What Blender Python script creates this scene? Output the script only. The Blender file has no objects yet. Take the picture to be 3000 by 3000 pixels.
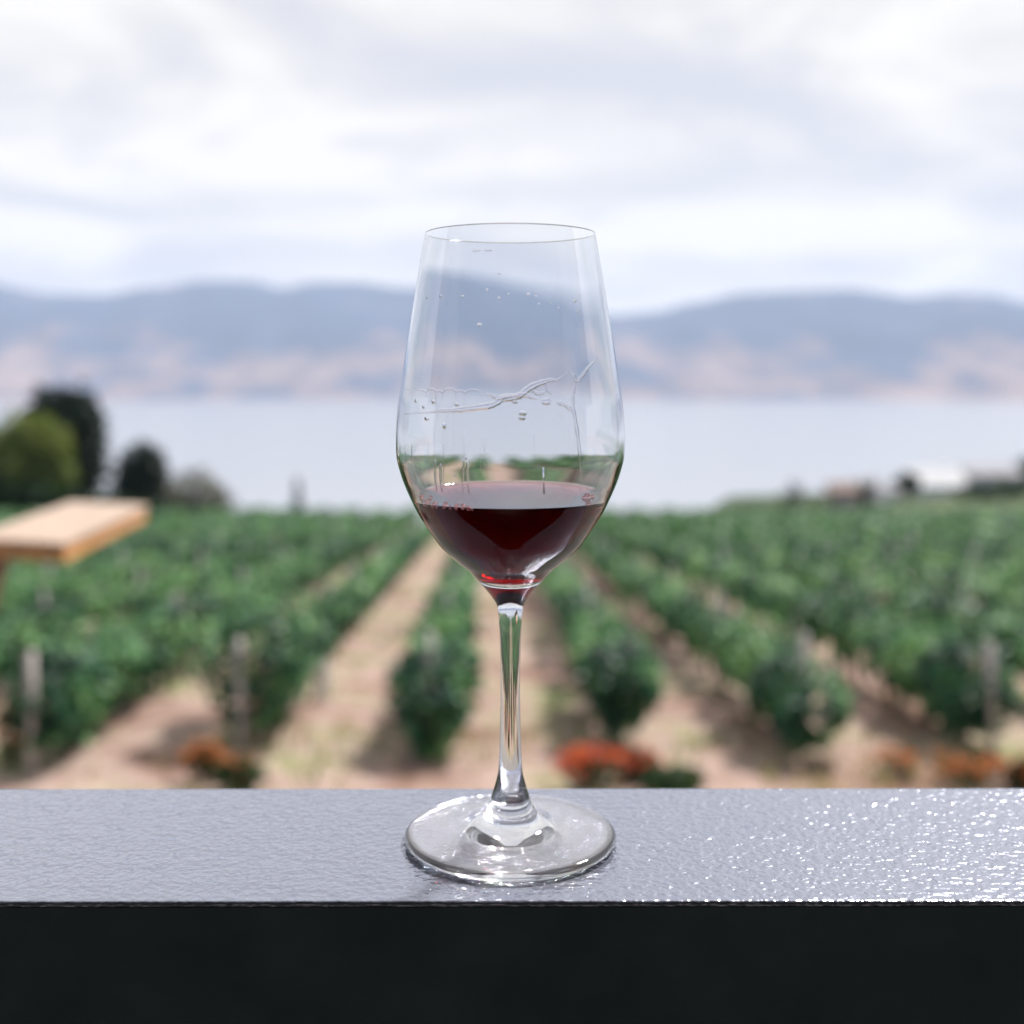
import bpy, bmesh, math, random
from mathutils import Vector, noise, Matrix

random.seed(11)
S = bpy.context.scene
COL = S.collection
R = math.radians

# ------------------------------------------------------------------ camera model (eye at z = EYE, looking along +Y)
F = 3400.0                      # focal length in pixels of the 3000 px frame
YH = 1100.0                     # horizon row
P = math.atan((1500 - YH) / F)  # pitch down
CP, SP = math.cos(P), math.sin(P)
EYE = 3.6                       # eye above the vineyard ground at the terrace foot
D = 0.42                        # distance to the glass


def ray(px, py):
    t = (1500 - py) / F
    return Vector(((px - 1500) / F, CP + t * SP, -SP + t * CP))


def at(px, py, Y):              # point seen at a pixel, at horizontal distance Y
    r = ray(px, py)
    k = Y / r.y
    return Vector((r.x * k, Y, EYE + r.z * k))


def on_plane(px, py, z):
    r = ray(px, py)
    k = (z - EYE) / r.z
    return Vector((r.x * k, r.y * k, z))


def depth(Y, z):
    return Y * CP - (z - EYE) * SP


# ------------------------------------------------------------------ helpers
def tag(o, label=None, cat=None, group=None, kind=None):
    if label: o['label'] = label
    if cat: o['category'] = cat
    if group: o['group'] = group
    if kind: o['kind'] = kind
    return o


def empty(name, loc=(0, 0, 0), rz=0.0):
    o = bpy.data.objects.new(name, None)
    COL.objects.link(o)
    o.location = loc
    o.rotation_euler = (0, 0, rz)
    o.empty_display_size = 0.1
    return o


def mesh_obj(name, verts, faces, mat, parent=None, smooth=False, loc=None):
    me = bpy.data.meshes.new(name)
    me.from_pydata(verts, [], faces)
    me.update()
    if smooth:
        me.polygons.foreach_set('use_smooth', [True] * len(me.polygons))
    for m in (mat if isinstance(mat, (list, tuple)) else [mat]):
        me.materials.append(m)
    o = bpy.data.objects.new(name, me)
    COL.objects.link(o)
    if parent: o.parent = parent
    if loc: o.location = loc
    return o


def bm_obj(name, bm, mat, parent=None, smooth=False, loc=None):
    me = bpy.data.meshes.new(name)
    bm.normal_update()
    bm.to_mesh(me)
    bm.free()
    if smooth:
        me.polygons.foreach_set('use_smooth', [True] * len(me.polygons))
    me.materials.append(mat)
    o = bpy.data.objects.new(name, me)
    COL.objects.link(o)
    if parent: o.parent = parent
    if loc: o.location = loc
    return o


def copy_obj(o, parent=None):
    c = o.copy()
    COL.objects.link(c)
    if parent: c.parent = parent
    return c


def bm_box(bm, lo, hi, bevel=0.0, segs=2):
    vs = [bm.verts.new((x, y, z)) for x in (lo[0], hi[0]) for y in (lo[1], hi[1]) for z in (lo[2], hi[2])]
    fs = [(0, 1, 3, 2), (4, 6, 7, 5), (0, 4, 5, 1), (2, 3, 7, 6), (0, 2, 6, 4), (1, 5, 7, 3)]
    faces = [bm.faces.new([vs[i] for i in f]) for f in fs]
    if bevel:
        es = list({e for f in faces for e in f.edges})
        bmesh.ops.bevel(bm, geom=es, offset=bevel, segments=segs, affect='EDGES', profile=0.5)


def tube_geo(pts, radii, n=8, V=None, Fc=None, flat=None):
    """a swept tube along pts; returns verts, faces"""
    V = [] if V is None else V
    Fc = [] if Fc is None else Fc
    b = len(V)
    m = len(pts)
    for i, p in enumerate(pts):
        a = pts[max(0, i - 1)]
        c = pts[min(m - 1, i + 1)]
        t = (Vector(c) - Vector(a)).normalized()
        ref = flat[i] if flat else (Vector((1, 0, 0)) if abs(t.x) < 0.8 else Vector((0, 0, 1)))
        s = t.cross(ref).normalized()
        u = s.cross(t).normalized()
        r = radii[i] if hasattr(radii, '__len__') else radii
        for k in range(n):
            q = 2 * math.pi * k / n
            V.append(tuple(Vector(p) + s * (math.cos(q) * r) + u * (math.sin(q) * r * (0.16 if flat else 1))))
    for i in range(m - 1):
        for k in range(n):
            k2 = (k + 1) % n
            Fc.append((b + i * n + k, b + i * n + k2, b + (i + 1) * n + k2, b + (i + 1) * n + k))
    Fc.append(tuple(b + k for k in reversed(range(n))))
    Fc.append(tuple(b + (m - 1) * n + k for k in range(n)))
    return V, Fc


# ------------------------------------------------------------------ materials
def new_mat(name):
    m = bpy.data.materials.new(name)
    m.use_nodes = True
    nt = m.node_tree
    nt.nodes.clear()
    out = nt.nodes.new('ShaderNodeOutputMaterial')
    return m, nt, out


def node(nt, typ, **kw):
    n = nt.nodes.new(typ)
    for k, v in kw.items():
        if k in n.inputs:
            n.inputs[k].default_value = v
        else:
            setattr(n, k, v)
    return n


def ramp(nt, stops, fac):
    r = nt.nodes.new('ShaderNodeValToRGB')
    el = r.color_ramp.elements
    while len(el) > 1: el.remove(el[-1])
    el[0].position, el[0].color = stops[0][0], (*stops[0][1], 1)
    for p, c in stops[1:]:
        e = el.new(p)
        e.color = (*c, 1)
    nt.links.new(fac, r.inputs['Fac'])
    return r.outputs['Color']


def simple_mat(name, col, rough=0.8, metallic=0.0, var=0.25, scale=4.0, bump=0.0, bump_scale=40.0, spec=0.5):
    m, nt, out = new_mat(name)
    b = node(nt, 'ShaderNodeBsdfPrincipled', Roughness=rough, Metallic=metallic)
    b.inputs['Specular IOR Level'].default_value = spec
    tc = node(nt, 'ShaderNodeTexCoord')
    n = node(nt, 'ShaderNodeTexNoise', Scale=scale, Detail=5.0)
    nt.links.new(tc.outputs['Object'], n.inputs['Vector'])
    c = ramp(nt, [(0.3, tuple(x * (1 - var) for x in col)), (0.7, tuple(min(1, x * (1 + var)) for x in col))], n.outputs['Fac'])
    nt.links.new(c, b.inputs['Base Color'])
    if bump:
        n2 = node(nt, 'ShaderNodeTexNoise', Scale=bump_scale, Detail=3.0)
        nt.links.new(tc.outputs['Object'], n2.inputs['Vector'])
        bp = node(nt, 'ShaderNodeBump', Strength=bump, Distance=0.01)
        nt.links.new(n2.outputs['Fac'], bp.inputs['Height'])
        nt.links.new(bp.outputs['Normal'], b.inputs['Normal'])
    nt.links.new(b.outputs['BSDF'], out.inputs['Surface'])
    return m


def leaf_mat(name, cols, transl=0.3, scale=1.2, detail_scale=9.0):
    m, nt, out = new_mat(name)
    tc = node(nt, 'ShaderNodeTexCoord')
    geo = node(nt, 'ShaderNodeNewGeometry')
    n = node(nt, 'ShaderNodeTexNoise', Scale=scale, Detail=3.0)
    nt.links.new(tc.outputs['Object'], n.inputs['Vector'])
    ma = node(nt, 'ShaderNodeMath', operation='MULTIPLY')
    nt.links.new(geo.outputs['Random Per Island'], ma.inputs[0])
    ma.inputs[1].default_value = 0.18
    ad = node(nt, 'ShaderNodeMath', operation='ADD')
    nt.links.new(n.outputs['Fac'], ad.inputs[0])
    nt.links.new(ma.outputs[0], ad.inputs[1])
    k = len(cols)
    c = ramp(nt, [(0.45 + 0.30 * i / (k - 1), cols[i]) for i in range(k)], ad.outputs[0])
    b = node(nt, 'ShaderNodeBsdfPrincipled', Roughness=0.45)
    b.inputs['Specular IOR Level'].default_value = 0.25
    nt.links.new(c, b.inputs['Base Color'])
    tr = node(nt, 'ShaderNodeBsdfTranslucent')
    mx = node(nt, 'ShaderNodeMix', data_type='RGBA', blend_type='MULTIPLY')
    mx.inputs[0].default_value = 1.0
    nt.links.new(c, mx.inputs[6])
    mx.inputs[7].default_value = (1.2, 1.25, 0.7, 1)
    nt.links.new(mx.outputs[2], tr.inputs['Color'])
    sh = node(nt, 'ShaderNodeMixShader', Fac=transl)
    nt.links.new(b.outputs['BSDF'], sh.inputs[1])
    nt.links.new(tr.outputs['BSDF'], sh.inputs[2])
    nt.links.new(sh.outputs['Shader'], out.inputs['Surface'])
    return m


def glass_mat():
    m, nt, out = new_mat('clear_glass')
    g = node(nt, 'ShaderNodeBsdfGlass', Roughness=0.0, IOR=1.5)
    g.inputs['Color'].default_value = (0.985, 0.99, 0.995, 1)
    tc = node(nt, 'ShaderNodeTexCoord')
    n = node(nt, 'ShaderNodeTexNoise', Scale=14.0, Detail=1.0)
    mp = node(nt, 'ShaderNodeMapping')
    mp.inputs['Scale'].default_value = (5, 5, 0.5)
    nt.links.new(tc.outputs['Object'], mp.inputs['Vector'])
    nt.links.new(mp.outputs['Vector'], n.inputs['Vector'])
    bp = node(nt, 'ShaderNodeBump', Strength=0.05, Distance=0.0008)
    nt.links.new(n.outputs['Fac'], bp.inputs['Height'])
    nt.links.new(bp.outputs['Normal'], g.inputs['Normal'])
    nt.links.new(g.outputs['BSDF'], out.inputs['Surface'])
    return m


def clear_mat(name, col, ior):
    m, nt, out = new_mat(name)
    g = node(nt, 'ShaderNodeBsdfGlass', Roughness=0.0, IOR=ior)
    g.inputs['Color'].default_value = (*col, 1)
    nt.links.new(g.outputs['BSDF'], out.inputs['Surface'])
    return m


def wine_mat():
    m, nt, out = new_mat('red_wine')
    g = node(nt, 'ShaderNodeBsdfGlass', Roughness=0.0, IOR=1.345)
    g.inputs['Color'].default_value = (1, 1, 1, 1)
    # side: liquid against glass (1.345 / 1.5); top: liquid against air (1.345)
    at_ = node(nt, 'ShaderNodeAttribute', attribute_name='wet_side')
    mi = node(nt, 'ShaderNodeMapRange')
    mi.inputs['To Min'].default_value = 1.345
    mi.inputs['To Max'].default_value = 1.345 / 1.5
    nt.links.new(at_.outputs['Fac'], mi.inputs['Value'])
    nt.links.new(mi.outputs['Result'], g.inputs['IOR'])
    nt.links.new(g.outputs['BSDF'], out.inputs['Surface'])
    v = node(nt, 'ShaderNodeVolumeAbsorption', Density=420.0)
    v.inputs['Color'].default_value = (0.84, 0.02, 0.06, 1)
    nt.links.new(v.outputs['Volume'], out.inputs['Volume'])
    return m


def bubble_mat():
    m, nt, out = new_mat('pink_bubble_film')
    g = node(nt, 'ShaderNodeBsdfGlass', Roughness=0.0, IOR=1.12)
    g.inputs['Color'].default_value = (1.0, 0.86, 0.87, 1)
    t = node(nt, 'ShaderNodeBsdfTranslucent')
    t.inputs['Color'].default_value = (0.95, 0.62, 0.65, 1)
    mx = node(nt, 'ShaderNodeMixShader', Fac=0.35)
    nt.links.new(g.outputs['BSDF'], mx.inputs[1])
    nt.links.new(t.outputs['BSDF'], mx.inputs[2])
    nt.links.new(mx.outputs['Shader'], out.inputs['Surface'])
    return m


def brightened_glass_mat(light_mix):  # white diffuse on up-facing glass imitates bright light caught in the foot
    m, nt, out = new_mat('brightened_clear_glass')
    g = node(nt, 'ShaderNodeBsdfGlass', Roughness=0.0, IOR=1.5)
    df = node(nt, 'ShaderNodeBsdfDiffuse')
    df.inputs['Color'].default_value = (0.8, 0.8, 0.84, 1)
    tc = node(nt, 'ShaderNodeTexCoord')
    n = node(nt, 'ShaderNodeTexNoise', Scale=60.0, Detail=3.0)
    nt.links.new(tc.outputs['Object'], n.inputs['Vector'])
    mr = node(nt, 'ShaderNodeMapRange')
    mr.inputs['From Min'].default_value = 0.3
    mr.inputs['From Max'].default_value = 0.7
    mr.inputs['To Min'].default_value = light_mix * 0.7
    mr.inputs['To Max'].default_value = light_mix * 1.3
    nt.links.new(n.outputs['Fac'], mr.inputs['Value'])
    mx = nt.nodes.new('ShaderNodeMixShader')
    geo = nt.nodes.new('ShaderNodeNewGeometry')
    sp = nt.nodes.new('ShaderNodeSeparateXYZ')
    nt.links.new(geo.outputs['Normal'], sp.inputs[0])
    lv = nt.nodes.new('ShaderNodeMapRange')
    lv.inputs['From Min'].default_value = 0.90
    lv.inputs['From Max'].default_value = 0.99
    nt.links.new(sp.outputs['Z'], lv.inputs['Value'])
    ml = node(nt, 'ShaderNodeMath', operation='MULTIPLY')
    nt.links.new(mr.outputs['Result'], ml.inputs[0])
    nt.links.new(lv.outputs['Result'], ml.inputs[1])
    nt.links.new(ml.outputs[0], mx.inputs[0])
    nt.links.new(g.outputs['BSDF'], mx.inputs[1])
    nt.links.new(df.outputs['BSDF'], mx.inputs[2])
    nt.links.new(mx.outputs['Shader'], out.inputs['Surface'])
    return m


def ledge_mat():
    m, nt, out = new_mat('textured_grey_metal')
    b = node(nt, 'ShaderNodeBsdfPrincipled', Roughness=0.19, Metallic=0.5, IOR=2.0)
    b.inputs['Coat Weight'].default_value = 0.7
    b.inputs['Coat IOR'].default_value = 1.7
    b.inputs['Coat Roughness'].default_value = 0.15
    b.inputs['Base Color'].default_value = (0.235, 0.255, 0.335, 1)
    tc = node(nt, 'ShaderNodeTexCoord')
    n1 = node(nt, 'ShaderNodeTexNoise', Scale=330.0, Detail=1.5, Roughness=0.55)
    n2 = node(nt, 'ShaderNodeTexNoise', Scale=120.0, Detail=2.0)
    nt.links.new(tc.outputs['Object'], n1.inputs['Vector'])
    nt.links.new(tc.outputs['Object'], n2.inputs['Vector'])
    ad = node(nt, 'ShaderNodeMath', operation='MULTIPLY_ADD')
    nt.links.new(n2.outputs['Fac'], ad.inputs[0])
    ad.inputs[1].default_value = 0.7
    nt.links.new(n1.outputs['Fac'], ad.inputs[2])
    bp = node(nt, 'ShaderNodeBump', Strength=0.9, Distance=0.0008)
    nt.links.new(ad.outputs[0], bp.inputs['Height'])
    nt.links.new(bp.outputs['Normal'], b.inputs['Normal'])
    nt.links.new(bp.outputs['Normal'], b.inputs['Coat Normal'])
    nt.links.new(b.outputs['BSDF'], out.inputs['Surface'])
    return m


def ground_mat():
    m, nt, out = new_mat('dry_vineyard_soil')
    tc = node(nt, 'ShaderNodeTexCoord')
    n1 = node(nt, 'ShaderNodeTexNoise', Scale=0.55, Detail=5.0, Roughness=0.6)
    n2 = node(nt, 'ShaderNodeTexNoise', Scale=3.0, Detail=6.0, Roughness=0.65)
    nt.links.new(tc.outputs['Object'], n1.inputs['Vector'])
    nt.links.new(tc.outputs['Object'], n2.inputs['Vector'])
    c1 = ramp(nt, [(0.33, (0.20, 0.12, 0.09)), (0.42, (0.31, 0.205, 0.17)), (0.50, (0.42, 0.31, 0.27)), (0.56, (0.43, 0.34, 0.28)), (0.62, (0.30, 0.29, 0.16)), (0.68, (0.16, 0.22, 0.09))], n1.outputs['Fac'])
    c2 = ramp(nt, [(0.3, (0.62, 0.58, 0.55)), (0.65, (1.05, 1.03, 1.0))], n2.outputs['Fac'])
    mx = node(nt, 'ShaderNodeMix', data_type='RGBA', blend_type='MULTIPLY')
    mx.inputs[0].default_value = 0.8
    nt.links.new(c1, mx.inputs[6])
    nt.links.new(c2, mx.inputs[7])
    # rough grass takes over from the tilled soil beyond the last vines
    sp = nt.nodes.new('ShaderNodeSeparateXYZ')
    nt.links.new(tc.outputs['Object'], sp.inputs[0])
    fe = nt.nodes.new('ShaderNodeMapRange')
    fe.inputs['From Min'].default_value = 84.0
    fe.inputs['From Max'].default_value = 94.0
    nt.links.new(sp.outputs['Y'], fe.inputs['Value'])
    n3 = node(nt, 'ShaderNodeTexNoise', Scale=0.12, Detail=4.0)
    nt.links.new(tc.outputs['Object'], n3.inputs['Vector'])
    c3 = ramp(nt, [(0.35, (0.035, 0.065, 0.024)), (0.55, (0.07, 0.10, 0.036)), (0.7, (0.15, 0.15, 0.08))], n3.outputs['Fac'])
    m3 = node(nt, 'ShaderNodeMix', data_type='RGBA')
    nt.links.new(fe.outputs['Result'], m3.inputs[0])
    nt.links.new(mx.outputs[2], m3.inputs[6])
    nt.links.new(c3, m3.inputs[7])
    b = node(nt, 'ShaderNodeBsdfPrincipled', Roughness=0.95)
    b.inputs['Specular IOR Level'].default_value = 0.15
    nt.links.new(m3.outputs[2], b.inputs['Base Color'])
    bp = node(nt, 'ShaderNodeBump', Strength=0.6, Distance=0.05)
    nt.links.new(n2.outputs['Fac'], bp.inputs['Height'])
    nt.links.new(bp.outputs['Normal'], b.inputs['Normal'])
    nt.links.new(b.outputs['BSDF'], out.inputs['Surface'])
    return m


def hill_mat():
    m, nt, out = new_mat('dry_wooded_hillside')
    tc = node(nt, 'ShaderNodeTexCoord')
    mp = node(nt, 'ShaderNodeMapping')
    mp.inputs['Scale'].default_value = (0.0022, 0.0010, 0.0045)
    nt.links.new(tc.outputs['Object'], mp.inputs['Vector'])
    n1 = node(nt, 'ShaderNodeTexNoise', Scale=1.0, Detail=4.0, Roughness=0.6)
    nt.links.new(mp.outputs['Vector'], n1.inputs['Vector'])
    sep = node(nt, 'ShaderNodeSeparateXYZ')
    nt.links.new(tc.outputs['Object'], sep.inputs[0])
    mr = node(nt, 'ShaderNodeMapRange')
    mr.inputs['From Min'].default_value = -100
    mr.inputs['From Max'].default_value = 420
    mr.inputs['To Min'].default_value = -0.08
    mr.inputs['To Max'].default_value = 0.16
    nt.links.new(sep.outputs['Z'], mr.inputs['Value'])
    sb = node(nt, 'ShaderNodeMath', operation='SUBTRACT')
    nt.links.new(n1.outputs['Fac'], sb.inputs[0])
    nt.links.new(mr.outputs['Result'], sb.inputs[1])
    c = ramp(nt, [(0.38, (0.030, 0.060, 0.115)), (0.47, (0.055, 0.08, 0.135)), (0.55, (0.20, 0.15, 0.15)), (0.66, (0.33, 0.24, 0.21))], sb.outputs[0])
    b = node(nt, 'ShaderNodeBsdfPrincipled', Roughness=1.0)
    b.inputs['Specular IOR Level'].default_value = 0.0
    nt.links.new(c, b.inputs['Base Color'])
    nt.links.new(b.outputs['BSDF'], out.inputs['Surface'])
    return m


def water_mat():
    m, nt, out = new_mat('lake_water')
    b = node(nt, 'ShaderNodeBsdfPrincipled', Roughness=0.22, IOR=1.33)
    b.inputs['Base Color'].default_value = (0.33, 0.345, 0.37, 1)
    tc = node(nt, 'ShaderNodeTexCoord')
    n1 = node(nt, 'ShaderNodeTexNoise', Scale=0.05, Detail=4.0)
    nt.links.new(tc.outputs['Object'], n1.inputs['Vector'])
    bp = node(nt, 'ShaderNodeBump', Strength=0.25, Distance=3.0)
    nt.links.new(n1.outputs['Fac'], bp.inputs['Height'])
    nt.links.new(bp.outputs['Normal'], b.inputs['Normal'])
    nt.links.new(b.outputs['BSDF'], out.inputs['Surface'])
    return m


def wood_mat(name, col, rough=0.35):
    m, nt, out = new_mat(name)
    tc = node(nt, 'ShaderNodeTexCoord')
    mp = node(nt, 'ShaderNodeMapping')
    mp.inputs['Scale'].default_value = (30, 2.0, 30)
    nt.links.new(tc.outputs['Object'], mp.inputs['Vector'])
    n1 = node(nt, 'ShaderNodeTexNoise', Scale=1.0, Detail=5.0, Distortion=0.6)
    nt.links.new(mp.outputs['Vector'], n1.inputs['Vector'])
    c = ramp(nt, [(0.3, tuple(x * 0.72 for x in col)), (0.7, tuple(x * 1.15 for x in col))], n1.outputs['Fac'])
    b = node(nt, 'ShaderNodeBsdfPrincipled', Roughness=rough)
    b.inputs['Specular IOR Level'].default_value = 0.6
    nt.links.new(c, b.inputs['Base Color'])
    nt.links.new(b.outputs['BSDF'], out.inputs['Surface'])
    return m


M_GLASS = glass_mat()
M_FILM = clear_mat('clear_wine_film', (0.99, 0.98, 0.995), 1.11)
M_BUB = bubble_mat()
M_WINE = wine_mat()
M_FOOT = brightened_glass_mat(0.12)
M_LEDGE = ledge_mat()
M_PANEL = simple_mat('black_painted_metal', (0.095, 0.135, 0.15), rough=0.75, var=0.12, scale=30, spec=0.1)
M_GROUND = ground_mat()
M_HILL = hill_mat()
M_WATER = water_mat()
M_TABLE = wood_mat('orange_oiled_wood', (0.68, 0.31, 0.11), 0.30)
M_TOP = wood_mat('sky_sheen_wood', (0.58, 0.39, 0.25), 0.28)  # paler than the orange wood, standing in for sky reflected on the top
M_LEG = wood_mat('reddish_brown_wood', (0.28, 0.13, 0.08), 0.5)
M_DECK = simple_mat('weathered_deck_boards', (0.22, 0.20, 0.18), rough=0.8, scale=6, bump=0.3)
M_VINE = leaf_mat('vine_leaves', [(0.008, 0.038, 0.028), (0.030, 0.115, 0.058), (0.12, 0.30, 0.12), (0.29, 0.47, 0.19)], 0.15, scale=1.15)
M_BARK = simple_mat('vine_bark', (0.11, 0.075, 0.055), rough=0.95, scale=20, bump=0.6)
M_POST = simple_mat('silvery_weathered_post', (0.56, 0.50, 0.46), rough=0.9, scale=8, bump=0.3)
M_WIRE = simple_mat('galvanised_wire', (0.45, 0.45, 0.45), rough=0.4, metallic=0.9, var=0.1)
M_TUBE = simple_mat('white_plastic_sleeve', (0.86, 0.88, 0.86), rough=0.5, var=0.05)
M_DARKTREE = leaf_mat('dark_evergreen_leaves', [(0.008, 0.022, 0.013), (0.014, 0.034, 0.018), (0.022, 0.048, 0.024)], 0.1, scale=0.5)
M_LIGHTTREE = leaf_mat('yellow_green_leaves', [(0.10, 0.14, 0.035), (0.17, 0.21, 0.05), (0.25, 0.28, 0.09)], 0.3, scale=0.4)
M_OLIVE = leaf_mat('olive_brown_leaves', [(0.08, 0.08, 0.042), (0.13, 0.12, 0.06), (0.17, 0.16, 0.08)], 0.2, scale=0.5)
M_HEDGE = leaf_mat('hedge_leaves', [(0.012, 0.038, 0.016), (0.024, 0.065, 0.022), (0.035, 0.085, 0.03)], 0.2, scale=0.4)
M_FARTREE = leaf_mat('village_tree_leaves', [(0.025, 0.045, 0.026), (0.045, 0.07, 0.036), (0.07, 0.095, 0.045)], 0.2, scale=0.4)
M_SHRUB = leaf_mat('shrub_leaves', [(0.02, 0.055, 0.02), (0.04, 0.09, 0.03), (0.07, 0.12, 0.04)], 0.25, scale=3)
M_RED = leaf_mat('red_orange_petals', [(0.50, 0.05, 0.025), (0.75, 0.11, 0.045), (0.82, 0.25, 0.09)], 0.3, scale=4)
M_ORANGE = leaf_mat('rust_orange_petals', [(0.50, 0.15, 0.06), (0.66, 0.23, 0.09), (0.70, 0.34, 0.15)], 0.3, scale=4)
M_DRYGRASS = leaf_mat('dry_grass_blades', [(0.32, 0.22, 0.13), (0.44, 0.34, 0.20), (0.34, 0.36, 0.16), (0.14, 0.24, 0.08)], 0.3, scale=0.6)
M_CLAD = simple_mat('dark_cladding', (0.055, 0.052, 0.05), rough=0.8, var=0.2, scale=3)
M_WALLW = simple_mat('white_render', (0.84, 0.83, 0.82), rough=0.9, var=0.06, scale=0.6)
M_WALLP = simple_mat('pale_pink_render', (0.58, 0.44, 0.40), rough=0.9, var=0.08, scale=0.6)
M_WALLG = simple_mat('grey_cladding', (0.48, 0.46, 0.49), rough=0.9, var=0.1, scale=0.6)
M_ROOFG = simple_mat('grey_shingles', (0.32, 0.30, 0.32), rough=0.9, var=0.2, scale=2.0)
M_ROOFP = simple_mat('pale_metal_roof', (0.62, 0.60, 0.60), rough=0.6, var=0.06, scale=1.0)
M_ROOFB = simple_mat('brown_tiles', (0.24, 0.16, 0.13), rough=0.9, var=0.2, scale=2.0)
M_WIN = simple_mat('dark_window_glass', (0.03, 0.04, 0.05), rough=0.1, var=0.1)

# ------------------------------------------------------------------ terrain
SLOPE = 0.088
EDGE = 90.0


def ground_z(x, y):
    if y < 0:
        z = 0.02 * (-y)
        return z
    z = -SLOPE * min(y, EDGE)
    if y > EDGE:
        # the hillside breaks down to the lake on the left, runs on gently on the right
        w = max(0.0, min(1.0, (x - 25 - 0.02 * (y - EDGE)) / 45.0))
        w = w * w * (3 - 2 * w)
        left = -0.42 * (y - EDGE)
        yy = y - EDGE
        right = -SLOPE * 1.12 * min(yy, 340) - 0.5 * max(0, yy - 340) + 0.035 * max(0, x - 60) * min(1, yy / 120)
        z += left * (1 - w) + right * w
    return max(z, -150.0)


def grid(name, xs, ys, zf, mat):
    V = [(x, y, zf(x, y)) for y in ys for x in xs]
    n = len(xs)
    Fc = [(j * n + i, j * n + i + 1, (j + 1) * n + i + 1, (j + 1) * n + i) for j in range(len(ys) - 1) for i in range(n - 1)]
    return mesh_obj(name, V, Fc, mat, smooth=True)


def spread(a, b, n, p=1.0):
    return [a + (b - a) * (i / n) ** p for i in range(n + 1)]


def gz_noise(x, y):
    z = ground_z(x, y)
    if 5 < y < 300 and abs(x) < 150:
        z += 0.10 * noise.noise(Vector((x * 0.5, y * 0.35, 3.0))) + 0.04 * noise.noise(Vector((x * 1.9, y * 1.7, 8.0)))
    return z


xs = [-2500, -1200, -600, -300] + spread(-160, -40, 40)[:-1] + spread(-40, 40, 120)[:-1] + spread(40, 160, 40) + [300, 600, 1200, 2500]
ys = [-2500, -900, -300, -100, -40, -10] + spread(0, 60, 110)[:-1] + spread(60, 400, 110)[:-1] + spread(400, 900, 12)
g = grid('ground', xs, ys, gz_noise, M_GROUND)
tag(g, kind='structure')

LAKE = EYE - 120.0
wv = [(-14000, 300, LAKE), (14000, 300, LAKE), (14000, 13000, LAKE), (-14000, 13000, LAKE)]
tag(mesh_obj('water', wv, [(0, 1, 2, 3)], M_WATER), kind='structure')

# ------------------------------------------------------------------ hills across the lake
K = 3000 / 1932.0
RIDGE = [(-1400, 600), (-700, 575), (-300, 560), (0, 566), (100, 576), (200, 574), (300, 558), (400, 543), (480, 541), (540, 552), (600, 539),
         (680, 537), (760, 545), (850, 552), (920, 560), (980, 572), (1060, 584), (1150, 596), (1230, 592), (1300, 576), (1400, 561), (1500, 559),
         (1600, 560), (1650, 568), (1700, 578), (1780, 574), (1850, 580), (1932, 596), (2100, 612), (2500, 590), (3300, 610)]


def ridge_row(px):
    q = px / K
    if q <= RIDGE[0][0]: return RIDGE[0][1] * K
    for (a, b), (c, d) in zip(RIDGE, RIDGE[1:]):
        if q <= c:
            t = (q - a) / (c - a)
            t = t * t * (3 - 2 * t)
            return (b + (d - b) * t) * K
    return RIDGE[-1][1] * K


def hills():
    RS, RR, RE = 5700.0, 8200.0, 9600.0
    naz, nr = 260, 60
    V = []
    for j in range(nr + 1):
        r = RS + (RE - RS) * j / nr
        for i in range(naz + 1):
            az = R(-58 + 116 * i / naz)
            px = 1500 + F * math.tan(az) * 1.0
            top = EYE + 8200 * (-(ridge_row(px) - YH)) / F / math.cos(az) * 0.995
            x, y = r * math.sin(az), r * math.cos(az)
            nz = noise.fractal(Vector((x * 0.0011, y * 0.0011, 1.3)), 1.0, 2.0, 5)
            sh = 170 * noise.noise(Vector((math.degrees(az) * 0.16, 4.0, 0)))
            if r < RR:
                t = max(0.0, (r - RS - sh - 120) / (RR - RS - sh - 120))
                prof = 0.55 * t + 0.45 * t * t * (3 - 2 * t)
                z = LAKE - 4 + (top - LAKE) * prof + nz * 130 * math.sin(math.pi * min(1, t)) ** 0.8 * (1 - 0.3 * t)
            else:
                t = (r - RR) / (RE - RR)
                z = top + (LAKE - top) * t * t
            V.append((x, y, z))
    n = naz + 1
    Fc = [(j * n + i, j * n + i + 1, (j + 1) * n + i + 1, (j + 1) * n + i) for j in range(nr) for i in range(naz)]
    return mesh_obj('hills', V, Fc, M_HILL, smooth=True)


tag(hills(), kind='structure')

# ------------------------------------------------------------------ haze in the air over the lake
bm = bmesh.new()
bm_box(bm, (-13500, -2600, -153), (13500, 12500, 760))
HZ, nt, out = new_mat('lake_haze')
pv = node(nt, 'ShaderNodeVolumePrincipled')
pv.inputs['Color'].default_value = (0.70, 0.79, 0.98, 1)
pv.inputs['Density'].default_value = 0.000082
pv.inputs['Anisotropy'].default_value = 0.0
nt.links.new(pv.outputs['Volume'], out.inputs['Volume'])
tag(bm_obj('haze', bm, HZ), kind='stuff')

# ------------------------------------------------------------------ terrace the camera stands on
DECK_Z = EYE - 1.55
bm = bmesh.new()
bm_box(bm, (-9, -4.0, -0.4), (9, 3.95, DECK_Z - 0.03))
for i in range(60):
    y0 = -4.0 + i * 0.1325
    bm_box(bm, (-9, y0, DECK_Z - 0.028), (9, y0 + 0.125, DECK_Z), 0.003, 1)
tag(bm_obj('deck', bm, M_DECK), kind='structure')

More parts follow.
